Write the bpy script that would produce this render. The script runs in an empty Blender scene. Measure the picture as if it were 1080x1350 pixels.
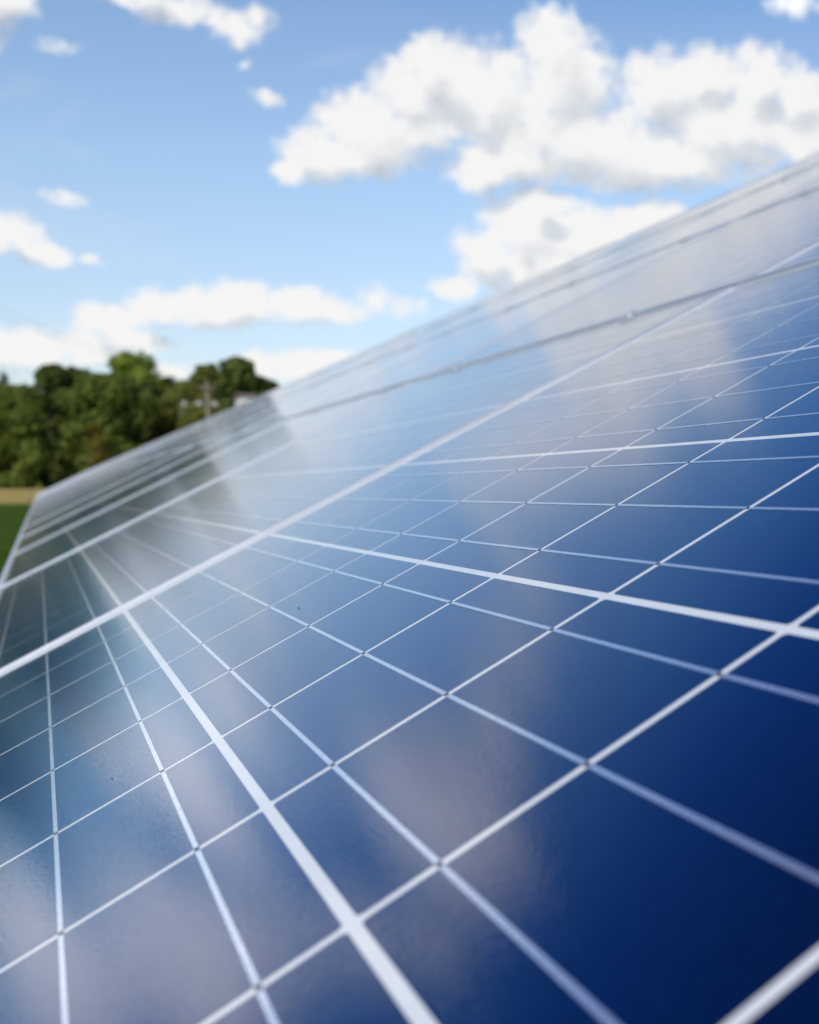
import bpy, bmesh, math, random
from mathutils import Vector, Matrix, noise

sc = bpy.context.scene
col = sc.collection
R = math.radians

# ------------------------------------------------------------------ camera
TILT = R(28.3035)                       # slope of the array
ORI = Vector((0.0, 0.0, 0.85))          # lower edge of the array above the grass
CELLX, CELLY = 0.160765, 0.158          # cell pitch up the slope / along the row

cam_d = bpy.data.cameras.new("camera")
cam = bpy.data.objects.new("camera", cam_d)
col.objects.link(cam)
sc.camera = cam
cam_d.sensor_fit = 'HORIZONTAL'
cam_d.sensor_width = 19.2
cam_d.lens = 19.2 * 1733.4183 / 1080.0
cam_d.shift_x = -(991.682 - 540.0) / 1080.0
cam_d.clip_start = 0.01
cam_d.clip_end = 4000
cam_d.dof.use_dof = True
cam_d.dof.focus_distance = 0.735
cam_d.dof.aperture_fstop = 6.9
cam_d.dof.aperture_blades = 8
m = Matrix(((0.878813383, 0.00727623515, -0.477110148),
            (-0.477165629, 0.0134016796, -0.878711191),
            (0.0, 0.999883719, 0.0152495447)))
cam.matrix_world = Matrix.Translation(ORI + Vector((0.06471036, -1.48378272, 0.19801961))) @ m.to_4x4()

# ------------------------------------------------------------------ sky + sun
SUN_EL, SUN_AZ = R(42), R(-133)          # azimuth clockwise from +Y (the row direction)
sun_dir = Vector((math.cos(SUN_EL) * math.sin(SUN_AZ), math.cos(SUN_EL) * math.cos(SUN_AZ), math.sin(SUN_EL)))
sd = bpy.data.lights.new("sun", 'SUN')
sd.energy = 2.8
sd.angle = R(0.5)
sd.color = (1.0, 0.95, 0.87)
so = bpy.data.objects.new("sun", sd)
so.rotation_euler = (-sun_dir).to_track_quat('-Z', 'Y').to_euler()
so.location = (-20, -20, 30)
col.objects.link(so)

sc.view_settings.view_transform = 'Standard'
sc.view_settings.look = 'None'
sc.view_settings.exposure = 0.35
sc.view_settings.gamma = 1.0
sc.view_settings.use_curve_mapping = False

# clouds: soft ellipses (azimuth, elevation, half width, half height) in degrees
CLOUDS = [
 # large cumulus
 (10.61,13.63,1.81,1.23),(9.28,12.97,.77,.53),(12.12,14.77,2.14,1.75),(13.96,16.08,1.71,1.74),(15.83,16.78,2.21,1.8),
 (14.89,17.6,1.41,1.03),(17.56,16.29,2.56,2.19),(20.02,18.53,1.81,1.5),(20.44,17.02,2.27,2.05),(18.99,15.02,3.23,1.79),
 (17.07,13.33,1.53,1.03),(21.89,14.66,3.59,1.66),(24.67,16.9,2.23,1.72),(26.47,17.38,1.97,1.42),(28.77,17.39,1.97,1.42),
 (30.42,16.42,1.64,1.49),(27.46,15.37,3.29,2.11),(24.83,14.05,3.95,1.29),(30.75,15.05,1.97,1.21),(33.04,15.63,2.93,2.1),
 (14.3,14.9,2.4,1.0),(18.5,13.8,3,1.0),(23.0,13.8,3,1.1),(12.4,13.9,2.2,1.0),
 # lower lobe
 (18.66,11.17,2.12,1.55),(19.62,12.2,1.61,.62),(17.06,10.02,1.4,1.31),(15.74,8.57,1.13,.63),(21.56,10.88,2.61,1.56),
 (24.17,11.68,1.97,.81),(19.62,9.63,2.92,1.57),
 # low bank at left
 (7.36,7.66,1.68,.9),(5.94,7.29,1.71,.9),(4.14,7.19,1.38,.82),(2.38,6.74,1.21,.76),(9.69,7.65,1.79,.79),(11.33,7.54,1.15,.68,.2),
 (12.7,7.9,1.1,.8,.45),(14.0,7.7,1.0,.6,.7),(-.22,5.44,1.54,.86),(1.58,5.68,1.6,.76),(-1.72,5.36,1.5,.79),(3.18,5.9,1.64,.59),
 (9.53,5.25,1.79,.62),(10.87,5.47,1.09,.37),(7.93,5.13,1.05,.55),(4.59,4.77,.83,.3),
 # top left and small ones
 (3.13,18.7,1.85,.5,.3),(5.04,18.5,1.68,.75,.2),(7.0,18.13,1.49,.75,.2),(8.15,18.68,.81,.55,.3),(-.82,9.69,1.22,.89),(.31,9.03,.93,.51),
 (1.87,8.84,.9,.36,.65),(-2.66,9.73,1.72,1.22),(8.22,15.69,.75,.45,.5),(1.1,11.16,1.2,.55,.6),(.9,16.6,1.7,.4,.8),(7.4,16.9,.4,.35,.75),(30.42,20.22,1.6,.75,.5),
 # outside the frame, mirrored in the glass
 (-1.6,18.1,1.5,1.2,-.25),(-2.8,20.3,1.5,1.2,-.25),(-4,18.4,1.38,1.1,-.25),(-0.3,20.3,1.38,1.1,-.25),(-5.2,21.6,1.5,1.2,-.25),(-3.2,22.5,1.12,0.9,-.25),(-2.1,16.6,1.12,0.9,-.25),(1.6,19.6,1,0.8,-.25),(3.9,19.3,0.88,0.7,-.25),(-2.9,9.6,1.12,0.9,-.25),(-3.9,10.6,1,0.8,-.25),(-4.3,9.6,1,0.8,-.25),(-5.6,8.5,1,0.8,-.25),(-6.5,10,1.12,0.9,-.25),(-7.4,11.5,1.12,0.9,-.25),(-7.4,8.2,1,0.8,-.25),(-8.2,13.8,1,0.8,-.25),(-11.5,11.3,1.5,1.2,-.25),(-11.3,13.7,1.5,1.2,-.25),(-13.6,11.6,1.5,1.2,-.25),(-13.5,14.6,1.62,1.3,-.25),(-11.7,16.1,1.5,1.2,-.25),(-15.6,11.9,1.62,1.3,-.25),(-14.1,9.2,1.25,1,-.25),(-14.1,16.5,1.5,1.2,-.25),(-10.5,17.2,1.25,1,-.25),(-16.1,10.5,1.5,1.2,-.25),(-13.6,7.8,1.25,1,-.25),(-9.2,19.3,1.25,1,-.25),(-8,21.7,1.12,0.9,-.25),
 (-24,14,6,3),(-35,10,8,3),(-50,16,9,4),(45,13,8,3),(60,18,9,5),
]

def sky_world():
    w = bpy.data.worlds.new("World"); sc.world = w; w.use_nodes = True
    nt = w.node_tree; N = nt.nodes; L = nt.links
    for n in list(N): N.remove(n)
    out = N.new('ShaderNodeOutputWorld'); bg = N.new('ShaderNodeBackground')
    L.new(bg.outputs[0], out.inputs[0]); bg.inputs[1].default_value = 0.13
    sky = N.new('ShaderNodeTexSky'); sky.sky_type = 'NISHITA'; sky.sun_disc = False
    sky.sun_elevation = SUN_EL; sky.sun_rotation = SUN_AZ
    sky.air_density = 1.0; sky.dust_density = 1.0; sky.ozone_density = 1.4; sky.altitude = 100

    # node group: cloud thickness at a point (azimuth, elevation, 0)
    g = bpy.data.node_groups.new('cloud_thickness', 'ShaderNodeTree')
    g.interface.new_socket('P', in_out='INPUT', socket_type='NodeSocketVector')
    g.interface.new_socket('D', in_out='OUTPUT', socket_type='NodeSocketFloat')
    g.interface.new_socket('S', in_out='OUTPUT', socket_type='NodeSocketFloat')
    gi = g.nodes.new('NodeGroupInput'); go = g.nodes.new('NodeGroupOutput'); GL = g.links
    def gm(op, a, b=None, c=None):
        n = g.nodes.new('ShaderNodeMath'); n.operation = op
        for i, v in enumerate((a, b, c)):
            if v is None: continue
            if isinstance(v, (int, float)): n.inputs[i].default_value = v
            else: GL.new(v, n.inputs[i])
        return n.outputs[0]
    # warp
    nz = g.nodes.new('ShaderNodeTexNoise'); nz.noise_dimensions = '2D'; nz.inputs['Scale'].default_value = 0.55; nz.inputs['Detail'].default_value = 6
    nz.inputs['Roughness'].default_value = 0.55
    GL.new(gi.outputs[0], nz.inputs['Vector'])
    sub = g.nodes.new('ShaderNodeVectorMath'); sub.operation = 'SUBTRACT'; sub.inputs[1].default_value = (.5, .5, .5)
    GL.new(nz.outputs['Color'], sub.inputs[0])
    mad = g.nodes.new('ShaderNodeVectorMath'); mad.operation = 'MULTIPLY_ADD'; mad.inputs[1].default_value = (1.3, 1.0, 0)
    GL.new(sub.outputs[0], mad.inputs[0]); GL.new(gi.outputs[0], mad.inputs[2])
    def g_add(sock, b):
        n = g.nodes.new('ShaderNodeMath'); n.operation = 'ADD'; n.inputs[1].default_value = b; GL.new(sock, n.inputs[0]); return n
    cur = None
    for a, e, ra, re, *bias in CLOUDS:
        v = g.nodes.new('ShaderNodeVectorMath'); v.operation = 'MULTIPLY_ADD'
        v.inputs[1].default_value = (1 / ra, 1 / re, 0); v.inputs[2].default_value = (-a / ra, -e / re, 0)
        GL.new(mad.outputs[0], v.inputs[0])
        d = g.nodes.new('ShaderNodeVectorMath'); d.operation = 'DOT_PRODUCT'
        GL.new(v.outputs[0], d.inputs[0]); GL.new(v.outputs[0], d.inputs[1])
        if bias: d = g_add(d.outputs['Value'], bias[0])
        if cur is None: cur = d.outputs['Value']
        else:
            n = g.nodes.new('ShaderNodeMath'); n.operation = 'SMOOTH_MIN'; n.inputs[2].default_value = 0.5
            GL.new(cur, n.inputs[0]); GL.new(d.outputs['Value'], n.inputs[1]); cur = n.outputs[0]
    inside = gm('SUBTRACT', 1.0, cur)                       # 1 in the middle, 0 on the rim
    inside = gm('MAXIMUM', inside, -1.5)
    bl = g.nodes.new('ShaderNodeTexVoronoi'); bl.voronoi_dimensions = '2D'; bl.feature = 'SMOOTH_F1'; bl.inputs['Scale'].default_value = 0.9
    bl.inputs['Detail'].default_value = 1.5; bl.inputs['Roughness'].default_value = 0.55; bl.inputs['Smoothness'].default_value = 0.6
    GL.new(mad.outputs[0], bl.inputs['Vector'])
    puff = gm('SUBTRACT', 0.42, bl.outputs['Distance'])
    nz2 = g.nodes.new('ShaderNodeTexNoise'); nz2.noise_dimensions = '2D'; nz2.inputs['Scale'].default_value = 1.6; nz2.inputs['Detail'].default_value = 7
    nz2.inputs['Roughness'].default_value = 0.6
    GL.new(gi.outputs[0], nz2.inputs['Vector'])
    fb = gm('SUBTRACT', nz2.outputs['Fac'], 0.5)
    D = gm('MULTIPLY_ADD', puff, 0.45, gm('ADD', inside, 0.30))
    D = gm('MULTIPLY_ADD', fb, 1.25, D)
    GL.new(D, go.inputs[0])
    GL.new(gm('MULTIPLY_ADD', gm('SUBTRACT', nz.outputs['Fac'], 0.5), 0.6, gm('MULTIPLY_ADD', puff, 0.16, gm('ADD', inside, 0.30))), go.inputs[1])

    def mt(op, a, b=None, c=None, clamp=False):
        n = N.new('ShaderNodeMath'); n.operation = op; n.use_clamp = clamp
        for i, v in enumerate((a, b, c)):
            if v is None: continue
            if isinstance(v, (int, float)): n.inputs[i].default_value = v
            else: L.new(v, n.inputs[i])
        return n.outputs[0]
    tc = N.new('ShaderNodeTexCoord'); nrm = N.new('ShaderNodeVectorMath'); nrm.operation = 'NORMALIZE'
    L.new(tc.outputs['Generated'], nrm.inputs[0])
    sp = N.new('ShaderNodeSeparateXYZ'); L.new(nrm.outputs[0], sp.inputs[0])
    az = mt('MULTIPLY', mt('ARCTAN2', sp.outputs[0], sp.outputs[1]), 180 / math.pi)
    el = mt('MULTIPLY', mt('ARCSINE', sp.outputs[2]), 180 / math.pi)
    cb = N.new('ShaderNodeCombineXYZ'); L.new(az, cb.inputs[0]); L.new(el, cb.inputs[1])
    def thick(off):
        gn = N.new('ShaderNodeGroup'); gn.node_tree = g
        v = N.new('ShaderNodeVectorMath'); v.operation = 'ADD'; v.inputs[1].default_value = off
        L.new(cb.outputs[0], v.inputs[0]); L.new(v.outputs[0], gn.inputs[0])
        return gn.outputs
    (D0, S0), (_, D1) = thick((0, 0, 0)), thick((-0.45, 1.1, 0))
    def sstep(x, a, b):
        n = N.new('ShaderNodeMapRange'); n.interpolation_type = 'SMOOTHSTEP'
        n.inputs['From Min'].default_value = a; n.inputs['From Max'].default_value = b
        L.new(x, n.inputs['Value']); return n.outputs[0]
    wm = N.new('ShaderNodeVectorMath'); wm.operation = 'MULTIPLY'; wm.inputs[1].default_value = (.06, .22, 1); L.new(cb.outputs[0], wm.inputs[0])
    wn = N.new('ShaderNodeTexNoise'); wn.noise_dimensions = '2D'; wn.inputs['Scale'].default_value = 1.0; wn.inputs['Detail'].default_value = 7; wn.inputs['Distortion'].default_value = .6
    L.new(wm.outputs[0], wn.inputs['Vector'])
    wisp = mt('MULTIPLY', mt('SUBTRACT', sstep(wn.outputs['Fac'], .48, .78), sstep(el, 17, 22), clamp=True), 0.30)
    alpha = mt('MULTIPLY', sstep(D0, -0.22, 0.95), 0.98)
    diff = mt('SUBTRACT', S0, D1)                            # light comes down from the upper left
    lit = mt('MULTIPLY_ADD', diff, 0.16, 0.95)
    thickness = sstep(D1, 0.35, 1.95)
    core = sstep(S0, 0.65, 1.45)                             # the lit body against the shaded base
    lit = mt('SUBTRACT', lit, mt('MULTIPLY', thickness, mt('MULTIPLY_ADD', core, -0.72, 1.05)), clamp=True)
    cr = N.new('ShaderNodeValToRGB')
    cr.color_ramp.interpolation = 'EASE'; e = cr.color_ramp.elements
    e[0].position = 0.12; e[0].color = (0.50, 0.55, 0.62, 1)
    e[1].position = 0.80; e[1].color = (0.94, 0.93, 0.92, 1)
    k = cr.color_ramp.elements.new(0.45); k.color = (0.70, 0.73, 0.77, 1)
    L.new(lit, cr.inputs[0])
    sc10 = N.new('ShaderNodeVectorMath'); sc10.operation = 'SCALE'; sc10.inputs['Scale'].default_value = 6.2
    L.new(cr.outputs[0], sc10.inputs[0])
    # extra brightness put into clouds outside the frame, to strengthen their mirror images
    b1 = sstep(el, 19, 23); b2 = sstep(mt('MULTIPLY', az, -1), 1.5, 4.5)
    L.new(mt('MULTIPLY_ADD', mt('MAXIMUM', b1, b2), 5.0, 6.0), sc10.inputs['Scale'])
    mix = N.new('ShaderNodeMix'); mix.data_type = 'RGBA'
    hi = N.new('ShaderNodeMapRange'); hi.inputs['From Min'].default_value = 0; hi.inputs['From Max'].default_value = 40
    L.new(el, hi.inputs['Value'])
    tint = N.new('ShaderNodeValToRGB'); te = tint.color_ramp.elements
    stops = [(0, (.90, .83, .86)), (7, (.96, .91, .93)), (13, (1, 1, 1)), (19, (.92, .96, 1)), (23.5, (.50, .80, 1.0)), (28, (.12, .40, .88)), (36, (.03, .16, .50))]
    while len(te) < len(stops): te.new(1)
    for q, (p_, c_) in zip(te, stops): q.position = p_ / 40; q.color = (*c_, 1)
    L.new(hi.outputs[0], tint.inputs[0])
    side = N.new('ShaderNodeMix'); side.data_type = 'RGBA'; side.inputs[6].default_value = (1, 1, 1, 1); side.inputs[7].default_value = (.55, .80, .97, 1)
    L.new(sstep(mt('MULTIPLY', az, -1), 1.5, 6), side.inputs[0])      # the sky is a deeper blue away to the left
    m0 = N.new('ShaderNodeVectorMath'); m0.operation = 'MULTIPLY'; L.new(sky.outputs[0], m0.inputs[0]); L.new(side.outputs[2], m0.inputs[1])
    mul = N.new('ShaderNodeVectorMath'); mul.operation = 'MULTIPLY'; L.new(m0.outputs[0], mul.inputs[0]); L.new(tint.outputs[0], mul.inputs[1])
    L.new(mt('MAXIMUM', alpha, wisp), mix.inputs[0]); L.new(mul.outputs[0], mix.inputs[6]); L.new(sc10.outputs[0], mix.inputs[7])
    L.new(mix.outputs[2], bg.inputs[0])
    w.cycles.sampling_method = 'MANUAL'; w.cycles.sample_map_resolution = 512
sky_world()

# ------------------------------------------------------------------ helpers
def link(name, mesh, parent=None, loc=None, mats=()):
    o = bpy.data.objects.new(name, mesh); col.objects.link(o)
    for mm in mats:
        if mm.name not in [x.name for x in mesh.materials if x]: mesh.materials.append(mm)
    if parent: o.parent = parent
    if loc: o.location = loc
    return o
def tag(o, label=None, cat=None, group=None, kind=None):
    if label: o['label'] = label
    if cat: o['category'] = cat
    if group: o['group'] = group
    if kind: o['kind'] = kind
    return o
def empty(name, loc, rot=(0, 0, 0)):
    o = bpy.data.objects.new(name, None); o.empty_display_size = 0.2
    o.location = loc; o.rotation_euler = rot; col.objects.link(o); return o
def box(bm, x0, x1, y0, y1, z0, z1):
    v = [bm.verts.new(p) for p in ((x0,y0,z0),(x1,y0,z0),(x1,y1,z0),(x0,y1,z0),(x0,y0,z1),(x1,y0,z1),(x1,y1,z1),(x0,y1,z1))]
    for f in ((0,3,2,1),(4,5,6,7),(0,1,5,4),(1,2,6,5),(2,3,7,6),(3,0,4,7)): bm.faces.new([v[i] for i in f])
def done(bm, name, bevel=0, smooth=False):
    if bevel:
        bmesh.ops.bevel(bm, geom=bm.edges[:], offset=bevel, segments=2, affect='EDGES', clamp_overlap=True)
    me = bpy.data.meshes.new(name); bm.to_mesh(me); bm.free()
    if smooth:
        for p in me.polygons: p.use_smooth = True
    return me
def tube(bm, pts, r, n=8, r1=None):
    rings = []
    for i, p in enumerate(pts):
        p = Vector(p); a = Vector(pts[max(i-1, 0)]); b = Vector(pts[min(i+1, len(pts)-1)])
        t = (b - a).normalized(); s = t.orthogonal().normalized()
        if rings:
            s = (rings[-1][1] - t * rings[-1][1].dot(t)).normalized()
        u = t.cross(s); rr = r if r1 is None else r + (r1 - r) * i / (len(pts) - 1)
        rings.append(([bm.verts.new(p + (s * math.cos(k*2*math.pi/n) + u * math.sin(k*2*math.pi/n)) * rr) for k in range(n)], s))
    for (A, _), (B, _) in zip(rings, rings[1:]):
        for k in range(n): bm.faces.new((A[k], A[(k+1) % n], B[(k+1) % n], B[k]))
    bm.faces.new(rings[0][0][::-1]); bm.faces.new(rings[-1][0])

class Mat:
    def __init__(s, name, base=(.5,.5,.5), rough=.5, metal=0, coat=0, coat_rough=.05, spec=.5):
        s.m = bpy.data.materials.new(name); s.m.use_nodes = True
        s.nt = s.m.node_tree; s.N = s.nt.nodes; s.L = s.nt.links
        s.b = s.N['Principled BSDF']
        s.set('Base Color', (*base, 1)); s.set('Roughness', rough); s.set('Metallic', metal)
        s.set('Coat Weight', coat * .97); s.set('Coat Roughness', coat_rough); s.set('Coat IOR', 1.55); s.set('Specular IOR Level', spec)
    def set(s, k, v):
        if isinstance(v, (int, float, tuple)): s.b.inputs[k].default_value = v
        else: s.L.new(v, s.b.inputs[k])
    def n(s, t, **kw):
        x = s.N.new(t)
        for k, v in kw.items(): setattr(x, k, v)
        return x
    def math(s, op, a, b=None, c=None, clamp=False):
        x = s.n('ShaderNodeMath', operation=op, use_clamp=clamp)
        for i, v in enumerate((a, b, c)):
            if v is None: continue
            if isinstance(v, (int, float)): x.inputs[i].default_value = v
            else: s.L.new(v, x.inputs[i])
        return x.outputs[0]
    def coords(s, kind='Object'):
        return s.n('ShaderNodeTexCoord').outputs[kind]
    def noise(s, vec, scale, detail=3, rough=.5, color=False):
        x = s.n('ShaderNodeTexNoise'); x.inputs['Scale'].default_value = scale; x.inputs['Detail'].default_value = detail
        x.inputs['Roughness'].default_value = rough; s.L.new(vec, x.inputs['Vector'])
        return x.outputs['Color' if color else 'Fac']
    def ramp(s, fac, stops):
        x = s.n('ShaderNodeValToRGB'); els = x.color_ramp.elements
        while len(els) > len(stops): els.remove(els[-1])
        while len(els) < len(stops): els.new(1)
        for e, (p, c) in zip(els, stops): e.position = p; e.color = (*c, 1)
        s.L.new(fac, x.inputs[0]); return x.outputs[0]
    def mix(s, fac, a, b):
        x = s.n('ShaderNodeMix', data_type='RGBA')
        for i, v in ((0, fac), (6, a), (7, b)):
            if isinstance(v, (int, float)): x.inputs[i].default_value = v
            elif isinstance(v, tuple): x.inputs[i].default_value = (*v, 1)
            else: s.L.new(v, x.inputs[i])
        return x.outputs[2]
    def bump(s, h, strength, dist):
        x = s.n('ShaderNodeBump'); x.inputs['Strength'].default_value = strength; x.inputs['Distance'].default_value = dist
        s.L.new(h, x.inputs['Height']); return x.outputs[0]

COAT_R = 0.05
def glass_bump(M, vec):
    """fine stipple of solar glass: bends the coat, not what lies under it"""
    h = M.noise(vec, 700, 2, .6)
    M.set('Coat Normal', M.bump(h, 0.18, 0.0003))
def world_vec(M):
    g = M.n('ShaderNodeNewGeometry'); return g.outputs['Position']

# cell: blue polycrystalline silicon behind glass
def cell_material():
    M = Mat('polycrystalline_cell', rough=.3, metal=.9, coat=1, coat_rough=COAT_R, spec=.0)
    P = world_vec(M); oc = M.coords('Object')
    vo = M.n('ShaderNodeTexVoronoi'); vo.inputs['Scale'].default_value = 260; M.L.new(P, vo.inputs['Vector'])
    sp = M.n('ShaderNodeSeparateColor'); M.L.new(vo.outputs['Color'], sp.inputs[0])
    oi = M.n('ShaderNodeObjectInfo')
    hue = M.mix(oi.outputs['Random'], (.005, .036, .105), (.009, .027, .078))
    grain = M.math('MULTIPLY_ADD', sp.outputs[0], .30, .85)
    vs = M.n('ShaderNodeVectorMath', operation='SCALE'); M.L.new(hue, vs.inputs[0]); M.L.new(grain, vs.inputs['Scale'])
    # silver fingers, every 2 mm, running up the slope
    s = M.n('ShaderNodeSeparateXYZ'); M.L.new(oc, s.inputs[0])
    fr = M.math('FRACT', M.math('MULTIPLY', s.outputs[1], 500))
    line = M.math('LESS_THAN', fr, .07)
    c = M.mix(line, vs.outputs[0], (.035, .07, .17))
    spots = M.n('ShaderNodeTexVoronoi'); spots.inputs['Scale'].default_value = 55; M.L.new(P, spots.inputs['Vector'])
    sz = M.n('ShaderNodeSeparateColor'); M.L.new(spots.outputs['Color'], sz.inputs[0])
    dot = M.math('MULTIPLY', M.math('LESS_THAN', spots.outputs['Distance'], .07), M.math('GREATER_THAN', sz.outputs[1], .93))
    film = M.math('MULTIPLY', M.noise(P, 9, 5, .65), .010)
    M.set('Base Color', M.mix(M.math('ADD', film, M.math('MULTIPLY', dot, .10)), c, (.42, .40, .36)))
    M.set('Coat Roughness', M.math('MULTIPLY_ADD', M.noise(P, 5, 5, .6), .06, COAT_R - .025))
    M.set('Specular Tint', (.14, .52, .92, 1))   # the nitride film on the silicon mirrors blue
    glass_bump(M, P)
    return M.m
m_cell = cell_material()

def white_sheet():
    M = Mat('white_backsheet', (.7, .71, .72), .6, coat=1, coat_rough=COAT_R)
    P = world_vec(M)
    M.set('Base Color', M.ramp(M.noise(P, 14, 4), [(.3, (.68, .68, .64)), (.7, (.74, .74, .70))]))
    glass_bump(M, P); return M.m
m_sheet = white_sheet()
def ribbon():
    M = Mat('tinned_ribbon', (.74, .79, .86), .34, metal=.8, coat=1, coat_rough=COAT_R)
    P = world_vec(M)
    M.set('Roughness', M.math('MULTIPLY_ADD', M.noise(P, 180, 3), .2, .15))
    glass_bump(M, P); return M.m
m_ribbon = ribbon()
def alu():
    M = Mat('anodised_aluminium', (.78, .78, .77), .42, metal=.7)
    P = world_vec(M)
    M.set('Base Color', M.ramp(M.noise(P, 6, 5, .6), [(.3, (.62, .63, .62)), (.65, (.74, .75, .74))]))
    mp = M.n('ShaderNodeMapping'); mp.inputs['Scale'].default_value = (1, 1, 1); M.L.new(P, mp.inputs[0])
    M.set('Roughness', M.math('MULTIPLY_ADD', M.noise(P, 30, 4), .2, .34)); return M.m
m_alu = alu()
def steel():
    M = Mat('galvanised_steel', (.45, .46, .47), .5, metal=.8)
    vo = M.n('ShaderNodeTexVoronoi'); vo.inputs['Scale'].default_value = 40; M.L.new(M.coords(), vo.inputs['Vector'])
    sp = M.n('ShaderNodeSeparateColor'); M.L.new(vo.outputs['Color'], sp.inputs[0])
    M.set('Base Color', M.ramp(sp.outputs[0], [(0, (.36, .37, .38)), (1, (.52, .53, .54))])); return M.m
m_steel = steel()

# ------------------------------------------------------------------ ground
def ground_z(x, y):
    t = min(max((y - 100) / 90.0, 0), 1); t = t * t * (3 - 2 * t)
    return 1.45 * t + 0.04 * noise.noise(Vector((x * .05, y * .05, 0)))
def build_ground():
    xs = sorted(set([-900, -500, -300, -200, -150, -100, -70] + [i * 4 for i in range(-15, 16)] + [70, 100, 150, 200, 300, 500, 900]))
    ys = sorted(set([-200, -100, -50] + [i * 4 for i in range(-8, 60)] + [260, 320, 450, 700, 1100]))
    bm = bmesh.new(); g = [[bm.verts.new((x, y, ground_z(x, y))) for x in xs] for y in ys]
    for j in range(len(ys) - 1):
        for i in range(len(xs) - 1): bm.faces.new((g[j][i], g[j][i+1], g[j+1][i+1], g[j+1][i]))
    M = Mat('meadow', rough=.9, spec=.0)
    P = world_vec(M); s = M.n('ShaderNodeSeparateXYZ'); M.L.new(P, s.inputs[0])
    green = M.ramp(M.noise(P, .8, 8, .65), [(.3, (.032, .068, .010)), (.5, (.052, .098, .016)), (.7, (.085, .125, .028))])
    tan = M.ramp(M.noise(P, .35, 6, .6), [(.3, (.32, .24, .07)), (.6, (.44, .34, .12)), (.8, (.24, .24, .06))])
    e = M.math('ADD', s.outputs[1], M.math('MULTIPLY', M.noise(P, .12, 4), 14))
    mr = M.n('ShaderNodeMapRange'); mr.inputs['From Min'].default_value = 118; mr.inputs['From Max'].default_value = 128
    M.L.new(e, mr.inputs['Value'])
    M.set('Base Color', M.mix(mr.outputs[0], green, tan))
    M.set('Normal', M.bump(M.noise(P, 9, 5, .7), .9, .08))
    tag(link('ground', done(bm, 'ground', smooth=True), mats=[M.m]), kind='structure')
build_ground()

# ------------------------------------------------------------------ solar panels
# local module frame: x up the slope, y along the row, z out of the glass; (0,0) = corner of the first cell
XO0, XO1 = -.018, 6 * CELLX + .018        # outer frame
YO0, YO1 = -.036, 10 * CELLY + .036
LIP, TOP, HGT = .0115, .0020, .036
PX, PY = XO1 - XO0 + .012, YO1 - YO0 + .008

def frame_mesh():
    bm = bmesh.new()
    o = [(XO0, YO0), (XO1, YO0), (XO1, YO1), (XO0, YO1)]
    i = [(XO0+LIP, YO0+LIP), (XO1-LIP, YO0+LIP), (XO1-LIP, YO1-LIP), (XO0+LIP, YO1-LIP)]
    c = .0007
    oc = [(XO0+c, YO0+c), (XO1-c, YO0+c), (XO1-c, YO1-c), (XO0+c, YO1-c)]
    ic = [(XO0+LIP-c, YO0+LIP-c), (XO1-LIP+c, YO0+LIP-c), (XO1-LIP+c, YO1-LIP+c), (XO0+LIP-c, YO1-LIP+c)]
    def ring(pts, z): return [bm.verts.new((x, y, z)) for x, y in pts]
    rs = [ring(o, TOP-HGT), ring(o, TOP-c), ring(oc, TOP), ring(ic, TOP), ring(i, TOP-c), ring(i, -.004)]
    # bottom flange inward
    fl = [(XO0+.028, YO0+.028), (XO1-.028, YO0+.028), (XO1-.028, YO1-.028), (XO0+.028, YO1-.028)]
    rs.insert(0, ring(fl, TOP-HGT))
    for A, B in zip(rs, rs[1:]):
        for k in range(4): bm.faces.new((A[k], A[(k+1) % 4], B[(k+1) % 4], B[k]))
    bmesh.ops.recalc_face_normals(bm, faces=bm.faces[:])
    return done(bm, 'panel_frame')
def sheet_mesh():
    bm = bmesh.new(); box(bm, XO0+.003, XO1-.003, YO0+.003, YO1-.003, -.0045, -.0001)
    return done(bm, 'panel_backsheet')
def cell_rect(bm, i, j, gap=.0044, z0=-.0006, z1=0.0, cx=None):
    gx = .0044
    x0, x1 = i * CELLX + gx/2, (i+1) * CELLX - gx/2
    y0, y1 = j * CELLY + gap/2, (j+1) * CELLY - gap/2
    c = .0016
    pts = [(x0+c, y0), (x1-c, y0), (x1, y0+c), (x1, y1-c), (x1-c, y1), (x0+c, y1), (x0, y1-c), (x0, y0+c)]
    A = [bm.verts.new((x, y, z0)) for x, y in pts]; B = [bm.verts.new((x, y, z1)) for x, y in pts]
    bm.faces.new(B)
    for k in range(8): bm.faces.new((A[k], A[(k+1) % 8], B[(k+1) % 8], B[k]))
def grid_mesh():
    bm = bmesh.new()
    for i in range(6):
        for j in range(10): cell_rect(bm, i, j)
    return done(bm, 'panel_cell_grid')
def one_cell_mesh():
    bm = bmesh.new(); cell_rect(bm, 0, 0)
    me = done(bm, 'panel_cell')
    for v in me.vertices: v.co.x -= CELLX/2; v.co.y -= CELLY/2
    return me
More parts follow.
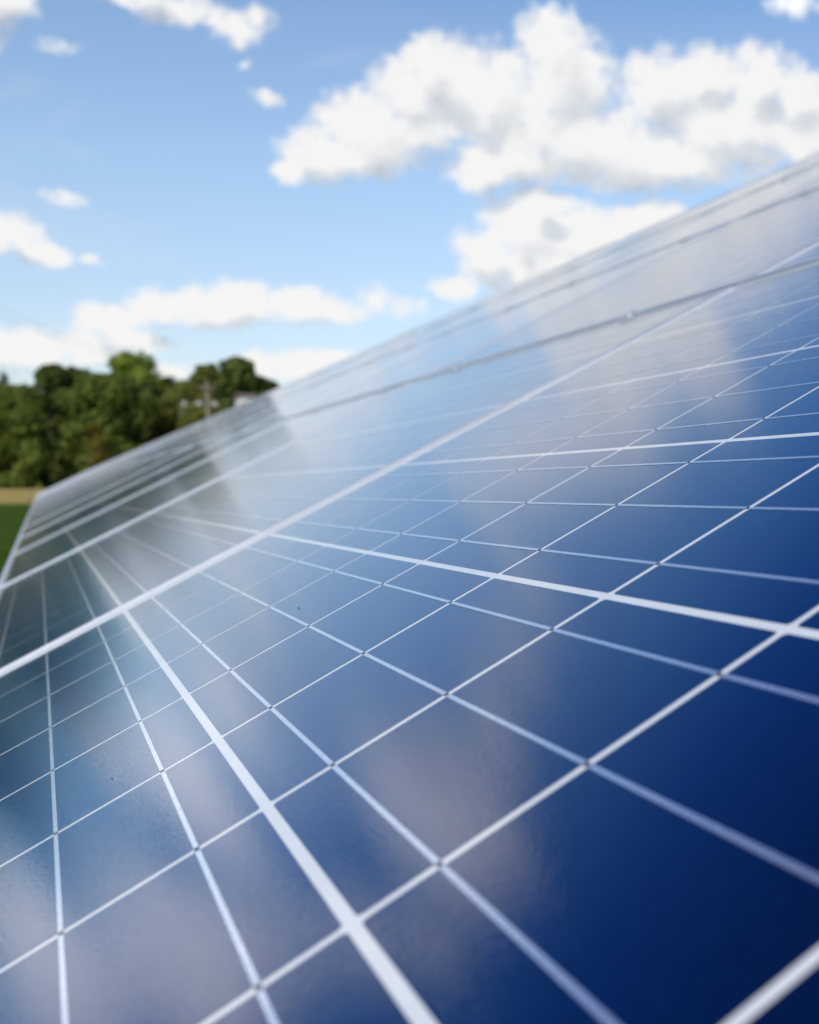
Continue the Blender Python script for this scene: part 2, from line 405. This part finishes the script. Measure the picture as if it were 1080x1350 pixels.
def ribbon_mesh():
    bm = bmesh.new(); w = .0010; prof = []
    y = -.004
    prof.append((y, -.0001))
    for j in range(10):
        a, b = j * CELLY, (j+1) * CELLY
        prof += [(a + .0022, .00016), (b - .0030, .00016), (b - .0008, -.00006), (b + .0008, -.00006)]
    prof.append((10 * CELLY + .004, -.0001))
    L0 = [bm.verts.new((-w, y, z)) for y, z in prof]; L1 = [bm.verts.new((w, y, z)) for y, z in prof]
    K0 = [bm.verts.new((-w, y, z - .00014)) for y, z in prof]; K1 = [bm.verts.new((w, y, z - .00014)) for y, z in prof]
    for k in range(len(prof) - 1):
        bm.faces.new((L0[k], L1[k], L1[k+1], L0[k+1]))
        bm.faces.new((L0[k], L0[k+1], K0[k+1], K0[k])); bm.faces.new((L1[k+1], L1[k], K1[k], K1[k+1]))
    for f in bm.faces:
        a = min(v.co.y for v in f.verts); b = max(v.co.y for v in f.verts)
        if b - a < .003: f.material_index = 1
    return done(bm, 'panel_busbar')
def clamp_mesh():
    bm = bmesh.new()
    box(bm, XO1 - .009, XO1 + .021, -.019, .019, TOP + .0001, TOP + .0022)
    box(bm, XO1 + .001, XO1 + .011, -.018, .018, TOP - HGT, TOP + .0001)
    bmesh.ops.create_cone(bm, segments=6, radius1=.0065, radius2=.0065, depth=.003, cap_ends=True,
                          matrix=Matrix.Translation((XO1 + .006, 0, TOP + .0036)))
    return done(bm, 'panel_clamp')
ME = dict(frame=frame_mesh(), sheet=sheet_mesh(), grid=grid_mesh(), cell=one_cell_mesh(), rib=ribbon_mesh(), clamp=clamp_mesh())
for k, mm in dict(frame=m_alu, sheet=m_sheet, grid=m_cell, cell=m_cell, rib=m_ribbon, clamp=m_alu).items(): ME[k].materials.append(mm)
ME['rib'].materials.append(Mat('dark_ribbon_bend', (.05, .045, .06), .5, coat=1).m)  # darker colour for the short ribbon pieces across the cell gaps

ORD = ['first', 'second', 'third', 'fourth', 'fifth', 'sixth', 'seventh', 'eighth', 'ninth', 'tenth']
ROWS = ['bottom row', 'second row from the bottom', 'second row from the top', 'top row']
rng = random.Random(5)
TABLE_GAPS = [5] + list(range(13, 400, 8))          # a gap in the array before these columns
def col_y(c):
    return (c - 1) * PY + sum(.16 for t in TABLE_GAPS if t <= c) + .08
# column 0 holds the panel under the camera; its far end is at y = 0
def make_panel(c, r, detail):
    y0 = -10 * CELLY if c == 0 else col_y(c)
    x0 = r * PX
    ct, st = math.cos(TILT), math.sin(TILT)
    k = min(c, 12) / 12
    dz = rng.uniform(-.0015, .0015) * k
    loc = ORI + Vector((ct * x0 - st * dz, y0, st * x0 + ct * dz))
    root = empty('solar_panel', loc, (R(rng.uniform(-.05, .05)) * k, -TILT + R(rng.uniform(-.10, .10)) * k, 0))
    link('frame', ME['frame'], root); link('backsheet', ME['sheet'], root)
    if detail:
        for i in range(6):
            for j in range(10):
                link('solar_cell', ME['cell'], root, ((i+.5) * CELLX, (j+.5) * CELLY, rng.uniform(-.00002, .00002)))
        for i in range(6):
            for k in range(3): link('busbar', ME['rib'], root, ((i+.5) * CELLX + (k-1) * .052, 0, 0))
    else:
        link('cell_grid', ME['grid'], root)
    if r < 3 and c < 10:
        for f in (.21, .79): link('clamp', ME['clamp'], root, (0, YO0 + f * (YO1 - YO0), 0))
    return root
cand = [(c, r) for c in range(0, 75) for r in range(4)]
for c, r in cand:
    p = make_panel(c, r, c <= 1 and r <= 1)
    if c == 0:
        lab = ['blue panel filling the foreground, its cells and thin silver busbars sharpest',
               'blue panel just above the foreground panel, at the right edge of the photo',
               'nearest panel of the second row from the top, reflecting white cloud near the right edge',
               'nearest panel of the top row, at the upper edge of the array'][r]
    elif c <= 9:
        lab = '%s panel of the %s, counted onward from the foreground' % (ORD[c], ROWS[r])
        if c == 1 and r == 0: lab = 'panel in the bottom row next beyond the foreground panel, mirroring dark trees'
    elif c <= 22:
        lab = 'blurred thin panel of the %s in the middle distance' % ROWS[r]
    else:
        lab = 'far panel of the %s, reduced to a pale hairline by distance' % ROWS[r]
    tag(p, lab, 'solar panel', 'solar panels of the long tilted array')

def far_array():
    bm = bmesh.new(); mats = [m_alu, m_cell]
    ct, st = math.cos(TILT), math.sin(TILT)
    M3 = Matrix.Translation(ORI) @ Matrix.Rotation(-TILT, 4, 'Y')
    for c in range(75, 300):
        for r in range(4):
            x0, y0 = r * PX, col_y(c)
            n0 = len(bm.verts); f0 = len(bm.faces)
            box(bm, x0 + XO0, x0 + XO1, y0 + YO0, y0 + YO1, TOP - HGT, TOP - .001)
            box(bm, x0 + XO0 + LIP, x0 + XO1 - LIP, y0 + YO0 + LIP, y0 + YO1 - LIP, TOP - .001, TOP + .0005)
            bm.faces.ensure_lookup_table()
            for f in bm.faces[f0 + 6:]: f.material_index = 1
    bmesh.ops.transform(bm, matrix=M3, verts=bm.verts[:])
    o = link('far_solar_panels', done(bm, 'far_solar_panels'), mats=mats)
    tag(o, 'most distant panels of the array, merging into one sliver at the horizon', 'solar panels', kind='stuff')
far_array()

# mounting frames that carry the panels
def mount(c0, c1, lab):
    ya = (-10 * CELLY if c0 == 0 else col_y(c0)) + .25
    yb = (0 if c1 == 0 else col_y(c1) + 10 * CELLY) - .25
    root = empty('mounting_frame', (0, ya, 0))
    ct, st = math.cos(TILT), math.sin(TILT)
    zt = TOP - HGT - .003
    for r in range(4):
        for f in (.22, .78):
            bm = bmesh.new(); x = r * PX + f * (XO1 - XO0)
            box(bm, x - .02, x + .02, 0, yb - ya, zt - .05, zt)
            bmesh.ops.transform(bm, matrix=Matrix.Translation((ORI.x, 0, ORI.z)) @ Matrix.Rotation(-TILT, 4, 'Y'), verts=bm.verts[:])
            link('purlin', done(bm, 'purlin'), root, mats=[m_steel])
    n = max(2, int(round((yb - ya) / 3)) + 1)
    for k in range(n):
        y = .15 + (yb - ya - .3) * k / (n - 1)
        bm = bmesh.new(); box(bm, .1, 4 * PX - .15, y - .03, y + .03, zt - .15, zt - .053)
        bmesh.ops.transform(bm, matrix=Matrix.Translation((ORI.x, 0, ORI.z)) @ Matrix.Rotation(-TILT, 4, 'Y'), verts=bm.verts[:])
        link('rafter', done(bm, 'rafter'), root, mats=[m_steel])
        for xx in (.75, 2.9):
            bm = bmesh.new(); h = ORI.z + xx * math.tan(TILT) - .17
            box(bm, xx - .05, xx + .05, y + .035, y + .10, -.3, h)
            link('post', done(bm, 'post'), root, mats=[m_steel])
    tag(root, lab, 'mounting frame', 'steel frames under the array')
mount(0, 4, 'galvanised steel frame under the nearest stretch of panels')
mount(5, 12, 'galvanised steel frame under the second stretch of panels, beyond the first gap')

# specks of dirt on the foreground glass
m_dirt = Mat('dirt', (.03, .025, .02), .9).m
def on_panel(v, u, z): 
    ct, st = math.cos(TILT), math.sin(TILT)
    return ORI + Vector((ct * v - st * z, u, st * v + ct * z))
def speck(v, u, rx, ry, seed, lab):
    bm = bmesh.new(); bmesh.ops.create_icosphere(bm, subdivisions=2, radius=1)
    for w in bm.verts:
        n_ = 1 + .5 * noise.noise(w.co * 1.7 + Vector((seed, 0, 0)))
        w.co = Vector((w.co.x * rx * n_, w.co.y * ry * n_, max(w.co.z, -.2) * min(rx, ry) * .5 * n_))
    o = link('dirt_speck', done(bm, 'dirt_speck', smooth=True), mats=[m_dirt])
    o.location = on_panel(v, u, .0004); o.rotation_euler = (0, -TILT, 0)
    tag(o, lab, 'dirt speck', 'specks of dirt on the glass')
SPECKS = [(SV, SU, rx, ry, sd_, lb) for SV, SU, rx, ry, sd_, lb in (
    (.2503, -.5492, .0007, .0008, 1, 'tiny round dark speck on the middle of the foreground glass'),
    (.1099, -.7429, .0004, .0013, 2, 'short dark fleck at the left of the foreground glass'))]

# ------------------------------------------------------------------ trees
def leaf_material(name, dark, mid, light, trans=.5):
    M = Mat(name, rough=.6, spec=.2)
    oc = M.coords('Object'); oi = M.n('ShaderNodeObjectInfo')
    a = M.noise(oc, .55, 4, .6); b = M.noise(oc, 6, 2)
    f = M.math('ADD', M.math('MULTIPLY', a, .75), M.math('MULTIPLY', b, .25))
    c = M.ramp(f, [(.36, dark), (.5, mid), (.64, light)])
    M.set('Base Color', c)
    M.set('Transmission Weight', 0.0)
    # leaves let some light through
    tr = M.n('ShaderNodeBsdfTranslucent'); M.L.new(c, tr.inputs[0])
    mx = M.n('ShaderNodeMixShader'); mx.inputs[0].default_value = trans
    out = M.N['Material Output']; M.L.new(M.b.outputs[0], mx.inputs[1]); M.L.new(tr.outputs[0], mx.inputs[2]); M.L.new(mx.outputs[0], out.inputs[0])
    return M.m
LM = dict(
 mid=leaf_material('mid_green_leaves', (0.072,0.111,0.017), (0.176,0.227,0.036), (0.260,0.312,0.055)),
 dark=leaf_material('dark_green_leaves', (0.060,0.091,0.019), (0.137,0.179,0.036), (0.208,0.247,0.052)),
 olive=leaf_material('olive_leaves', (0.073,0.098,0.017), (0.189,0.202,0.036), (0.273,0.273,0.058)),
 bright=leaf_material('bright_leaves', (0.156,0.215,0.023), (0.299,0.377,0.042), (0.416,0.468,0.072)),
 conifer=leaf_material('conifer_needles', (0.021,0.044,0.029), (0.047,0.081,0.047), (0.078,0.117,0.060)),
 yellow=leaf_material('yellowing_leaves', (.12,.10,.015), (.26,.20,.03), (.13,.15,.03)))
def bark():
    M = Mat('bark', rough=.9); M.set('Base Color', M.ramp(M.noise(M.coords(), 5, 5, .7), [(.35, (.04,.03,.02)), (.65, (.11,.09,.065))])); return M.m
m_bark = bark()
def tree(x, y, top, r, kind, lab, seed, n=9000, low=.03, shape='round', name='tree', leaf=.42):
    rg = random.Random(seed); z0 = ground_z(x, y); H = top - z0
    root = empty(name, (x, y, z0))
    # trunk with limbs
    bm = bmesh.new()
    tp = [(0, 0, -.3), (rg.uniform(-.2,.2), rg.uniform(-.2,.2), H*.25), (rg.uniform(-.4,.4), rg.uniform(-.4,.4), H*.55), (0, 0, H*.85)]
    tube(bm, tp, max(.18, H*.02), 8, .05)
    for k in range(7):
        a = rg.uniform(0, 6.28); h = H * rg.uniform(.2, .6); ln = r * rg.uniform(.4, .75)
        tube(bm, [(0, 0, h), (math.cos(a)*ln*.5, math.sin(a)*ln*.5, h + H*.08), (math.cos(a)*ln, math.sin(a)*ln, h + H*.2)], .12, 6, .03)
    link('trunk', done(bm, 'trunk', smooth=True), root, mats=[m_bark])
    # crown: leaf clumps spread through several uneven lobes
    lobes = []
    if shape == 'cone':
        for k in range(16):
            t = (k + .5) / 16; rr = r * (1 - t) ** .8 * rg.uniform(.75, 1.1) + .25
            lobes.append((Vector((rg.uniform(-.15,.15)*r, rg.uniform(-.15,.15)*r, H*(low + (.98-low)*t))), rr, H*.06))
    else:
        for k in range(44):
            t = rg.random() ** .8
            prof = math.sin(math.pi * min(1, (.18 + .80 * t))) ** .55        # wide low, round on top
            a = rg.uniform(0, 6.28); d = r * prof * rg.uniform(.2, .85)
            rr = r * rg.uniform(.30, .48)
            zz = H * (low + (1 - low) * t) 
            zz = min(max(zz, rr * .7), H - rr * .85)
            lobes.append((Vector((math.cos(a)*d, math.sin(a)*d, zz)), rr, rr * rg.uniform(.7, 1.0)))
        lobes.append((Vector((rg.uniform(-.2,.2)*r, 0, H - r*.3)), r*.34, r*.3))
    wsum = [lo[1]**2 for lo in lobes]
    bm = bmesh.new()
    for k in range(n):
        c, ra, rz = rg.choices(lobes, wsum)[0]
        d = Vector((rg.gauss(0,1), rg.gauss(0,1), rg.gauss(0,1))).normalized()
        q = rg.uniform(.45, 1.06) if rg.random() < .35 else rg.uniform(.86, 1.04)
        p = c + Vector((d.x*ra*q, d.y*ra*q, d.z*rz*q))
        p += Vector([noise.noise(p*.8 + Vector((seed, 7*i, 0))) for i in range(3)]) * .5
        if p.z < .05: p.z = rg.uniform(.05, .8)
        # leaf spray faces outward, tilted at random
        nn = (d + Vector((rg.gauss(0,.5), rg.gauss(0,.5), rg.gauss(0,.5) + .25))).normalized()
        s = nn.orthogonal().normalized(); s.rotate(Matrix.Rotation(rg.uniform(0, 6.28), 3, nn)); u = nn.cross(s)
        L_ = leaf * rg.uniform(.6, 1.35); W_ = L_ * rg.uniform(.5, .85)
        vs = [bm.verts.new(p + s*L_*a_ + u*W_*b_ + nn*h_) for a_, b_, h_ in ((-1, -.1, 0), (-.2, -.9, -.05), (1, .05, 0), (.1, .9, -.05))]
        bm.faces.new(vs)
    link('crown', done(bm, 'crown'), root, mats=[LM[kind]])
    tag(root, lab, 'tree', 'trees along the far edge of the field')
    return root
tree(-2.9, 190, 14.6, 4.6, 'mid', 'mid green bushy tree at the left edge, in front of a dark conifer', 1)
tree(-4.8, 232, 20.4, 3.2, 'conifer', 'dark blue-green conifer peeping over the trees at the left edge', 2, 3500, shape='cone', name='conifer_tree')
tree(1.7, 206, 18.5, 3.3, 'dark', 'tall dark round-topped tree, left of two equal dark tops', 3)
tree(5.0, 208, 18.5, 3.3, 'dark', 'dark olive round-topped tree, right of two equal dark tops', 4)
tree(8.1, 192, 16.6, 6.0, 'mid', 'broad leafy green tree in the middle, above the far corner of the panels', 5, 14000)
tree(13.5, 228, 23.0, 5.4, 'bright', 'tallest tree with a sunlit yellow-green top', 6, 11000)
tree(14.4, 214, 17.4, 2.8, 'dark', 'dark shaded tree just below the yellow-green top, at its right', 7)
tree(18.4, 230, 19.4, 3.0, 'conifer', 'distant dark tree in the dip between the yellow-green top and the utility pole', 8, 3500)
tree(18.9, 196, 16.6, 5.0, 'olive', 'wide olive green tree left of and behind the utility pole', 9, 13000)
tree(22.6, 212, 20.2, 2.9, 'olive', 'olive tree whose top stands behind the head of the utility pole', 10)
tree(26.4, 206, 20.9, 4.2, 'dark', 'tall dark tree right of the utility pole, touching the panel edge', 11)
tree(30.0, 208, 18.0, 3.0, 'dark', 'rightmost low dark tree, sloping down to the panel edge', 12)
tree(6.5, 184, 10.0, 1.5, 'yellow', 'small tree with yellow autumn leaves low in front of the broad green tree', 13, 900, leaf=.22)
# continuing beyond the left edge: seen mirrored in the panels
rgl = random.Random(77)
for i, (az, Y, tp, rr, kd) in enumerate([(-3.2,196,16.6,5.6,'mid'),(-5.0,204,18.5,6.5,'dark'),(-6.6,192,19,6.5,'mid'),(-8.4,200,18,6.8,'dark'),(-10.2,196,20,5.6,'dark'),
                                   (-12,204,19,5.4,'mid'),(-13.8,196,18,5.4,'dark'),(-15.6,200,20,5.6,'mid'),(-17.4,196,19,5.6,'dark'),(-19.4,202,20,6,'mid')]):
    tree(Y * math.tan(R(az)), Y, tp + (4.5 if -11 < az < -4 else 2.5), rr, kd, 'tree beyond the left edge, seen only as a dark reflection in the panels', 30 + i, 3600, leaf=.42)

# far woodland belt round the horizon
def woodland():
    bm = bmesh.new(); rg = random.Random(9)
    for k in range(7000):
        a = R(rg.uniform(-75, 75)); d = rg.uniform(330, 380)
        x, y = d * math.sin(a), d * math.cos(a)
        h = 13 + 4 * noise.noise(Vector((x * .03, y * .03, 0)))
        z = ground_z(x, y) + rg.uniform(0, h) + rg.gauss(0, .4)
        n_ = Vector((-math.sin(a) + rg.gauss(0, .6), -math.cos(a) + rg.gauss(0, .6), .5 + rg.gauss(0, .5))).normalized()
        s = n_.orthogonal().normalized(); s.rotate(Matrix.Rotation(rg.uniform(0, 6.28), 3, n_)); u = n_.cross(s); r_ = rg.uniform(1.5, 3.2)
        p = Vector((x, y, z))
        bm.faces.new([bm.verts.new(p + s * r_ * math.cos(t) + u * r_ * .8 * math.sin(t)) for t in (0, 1.3, 2.4, 3.6, 5)])
    o = link('woodland', done(bm, 'woodland'), mats=[LM['dark']])
    tag(o, 'far dark woodland belt along the horizon', 'woodland', kind='stuff')
woodland()

# ------------------------------------------------------------------ utility pole and wires
def wood():
    M = Mat('weathered_wood', rough=.85); mp = M.n('ShaderNodeMapping'); mp.inputs['Scale'].default_value = (8, 8, .6); M.L.new(M.coords(), mp.inputs[0])
    M.set('Base Color', M.ramp(M.noise(mp.outputs[0], 3, 5, .6), [(.3, (.16,.12,.08)), (.7, (.32,.26,.19))])); return M.m
m_wood = wood()
m_ceram = Mat('cream_ceramic', (.4,.36,.30), .3).m
def pole(x, y, h, lab):
    root = empty('utility_pole', (x, y, ground_z(x, y)))
    bm = bmesh.new(); tube(bm, [(.28, 0, -.5), (.14, 0, h*.5), (0, 0, h)], .19, 12, .13); link('pole', done(bm, 'pole', smooth=True), root, mats=[m_wood])
    bm = bmesh.new(); box(bm, -.5, .5, -.24, -.13, h-.50, h-.36); arm = link('crossarm', done(bm, 'crossarm', .01), root, mats=[m_wood])
    for dx in (-.42, 0.0, .42):
        bm = bmesh.new(); bmesh.ops.create_cone(bm, segments=12, radius1=.045, radius2=.03, depth=.2, cap_ends=True, matrix=Matrix.Translation((dx, -.185 if dx else 0, h-.25 if dx else h+.1)))
        link('insulator', done(bm, 'insulator', smooth=True), arm, mats=[m_ceram])
    tag(root, lab, 'utility pole')
    return Vector((x, y, ground_z(x, y) + h))
pa = pole(12.85, 120, 10.15, 'slender weathered wooden utility pole with a crossarm in front of the trees')
m_wire = Mat('wire_metal', (.12,.12,.13), .5, metal=.5).m
for dx, lab in ((-.42, 'overhead wire, the left one of two from the pole crossarm'), (.42, 'overhead wire, the right one of two from the pole crossarm')):
    A = pa + Vector((dx, -.185, -.13)); B = Vector((-14 + dx, 12, 9.5))
    pts = []
    for k in range(41):
        t = k / 40; p = A.lerp(B, t); p.z -= 2.2 * 4 * t * (1 - t) * .5; pts.append(p)
    bm = bmesh.new(); tube(bm, pts, .006, 6)
    tag(link('overhead_wire', done(bm, 'overhead_wire', smooth=True), mats=[m_wire]), lab, 'wire')

# ------------------------------------------------------------------ cottage and shed glimpsed among the trees
m_render = Mat('cream_render', (.72,.68,.60), .8).m
m_tile = Mat('weathered_tiles', (.16,.11,.08), .8).m
m_pane = Mat('window_glass', (.03,.035,.04), .08).m
m_board = Mat('green_boards', (.12,.12,.045), .8).m
def cottage():
    x, y = 23.6, 176; z = ground_z(x, y); root = empty('cottage', (x, y, z))
    h = 12.05; w = .8                                        # half width
    bm = bmesh.new(); box(bm, -w, w, 0, 6, -.3, h)
    link('wall', done(bm, 'wall'), root, mats=[m_render])
    bm = bmesh.new()
    a = [bm.verts.new(p) for p in ((-w-.3, -.4, h-.05), (w+.3, -.4, h-.05), (w+.3, 6.4, h-.05), (-w-.3, 6.4, h-.05), (-w-.3, 3, h+.4), (w+.3, 3, h+.4))]
    for f in ((0,1,5,4), (2,3,4,5), (0,4,3), (1,2,5), (3,2,1,0)): bm.faces.new([a[i] for i in f])
    link('roof', done(bm, 'roof'), root, mats=[m_tile])
    for dx in (-.4, .4):
        for zz in (h - 6.2, h - 2.2):
            bm = bmesh.new(); box(bm, dx-.35, dx+.35, -.05, .02, zz, zz + 1.1); link('window', done(bm, 'window'), root, mats=[m_pane])
    tag(root, 'cream cottage with a weathered brown roof, just showing over the panel edge', 'cottage')
cottage()
def shed():
    x, y = 17.8, 174; z = ground_z(x, y); root = empty('shed', (x, y, z))
    bm = bmesh.new(); box(bm, -2.2, 2.2, 0, 3, -.3, 11.0); link('wall', done(bm, 'wall'), root, mats=[m_board])
    bm = bmesh.new(); box(bm, -2.3, 2.3, -.2, 3.2, 11.0, 11.1); link('roof', done(bm, 'roof'), root, mats=[m_board])
    for dx, s in ((-1.9, .16), (-.25, .36), (1.55, .34)):
        bm = bmesh.new(); box(bm, dx - s, dx + s, -.06, .01, 10.35, 10.95); link('window', done(bm, 'window'), root, mats=[m_render])
    tag(root, 'olive green building with small cream windows among the olive trees', 'shed')
shed()
tree(17.3, 170, 11.5, 3.1, 'olive', 'low olive bush-like tree in front of the green building', 14, 5000)
# fence post at the field edge
bm = bmesh.new(); tube(bm, [(0, 0, -.2), (0, 0, 1.15)], .05, 8)
fp = link('fence_post', done(bm, 'fence_post', smooth=True), mats=[m_wood], loc=(-.5, 112, ground_z(-.5, 112)))
tag(fp, 'thin wooden fence post on the dry grass beside the panel corner', 'fence post')

for s_ in SPECKS: speck(*s_)

sc.render.film_transparent = False
sc.cycles.max_bounces = 6
sc.cycles.use_denoising = True
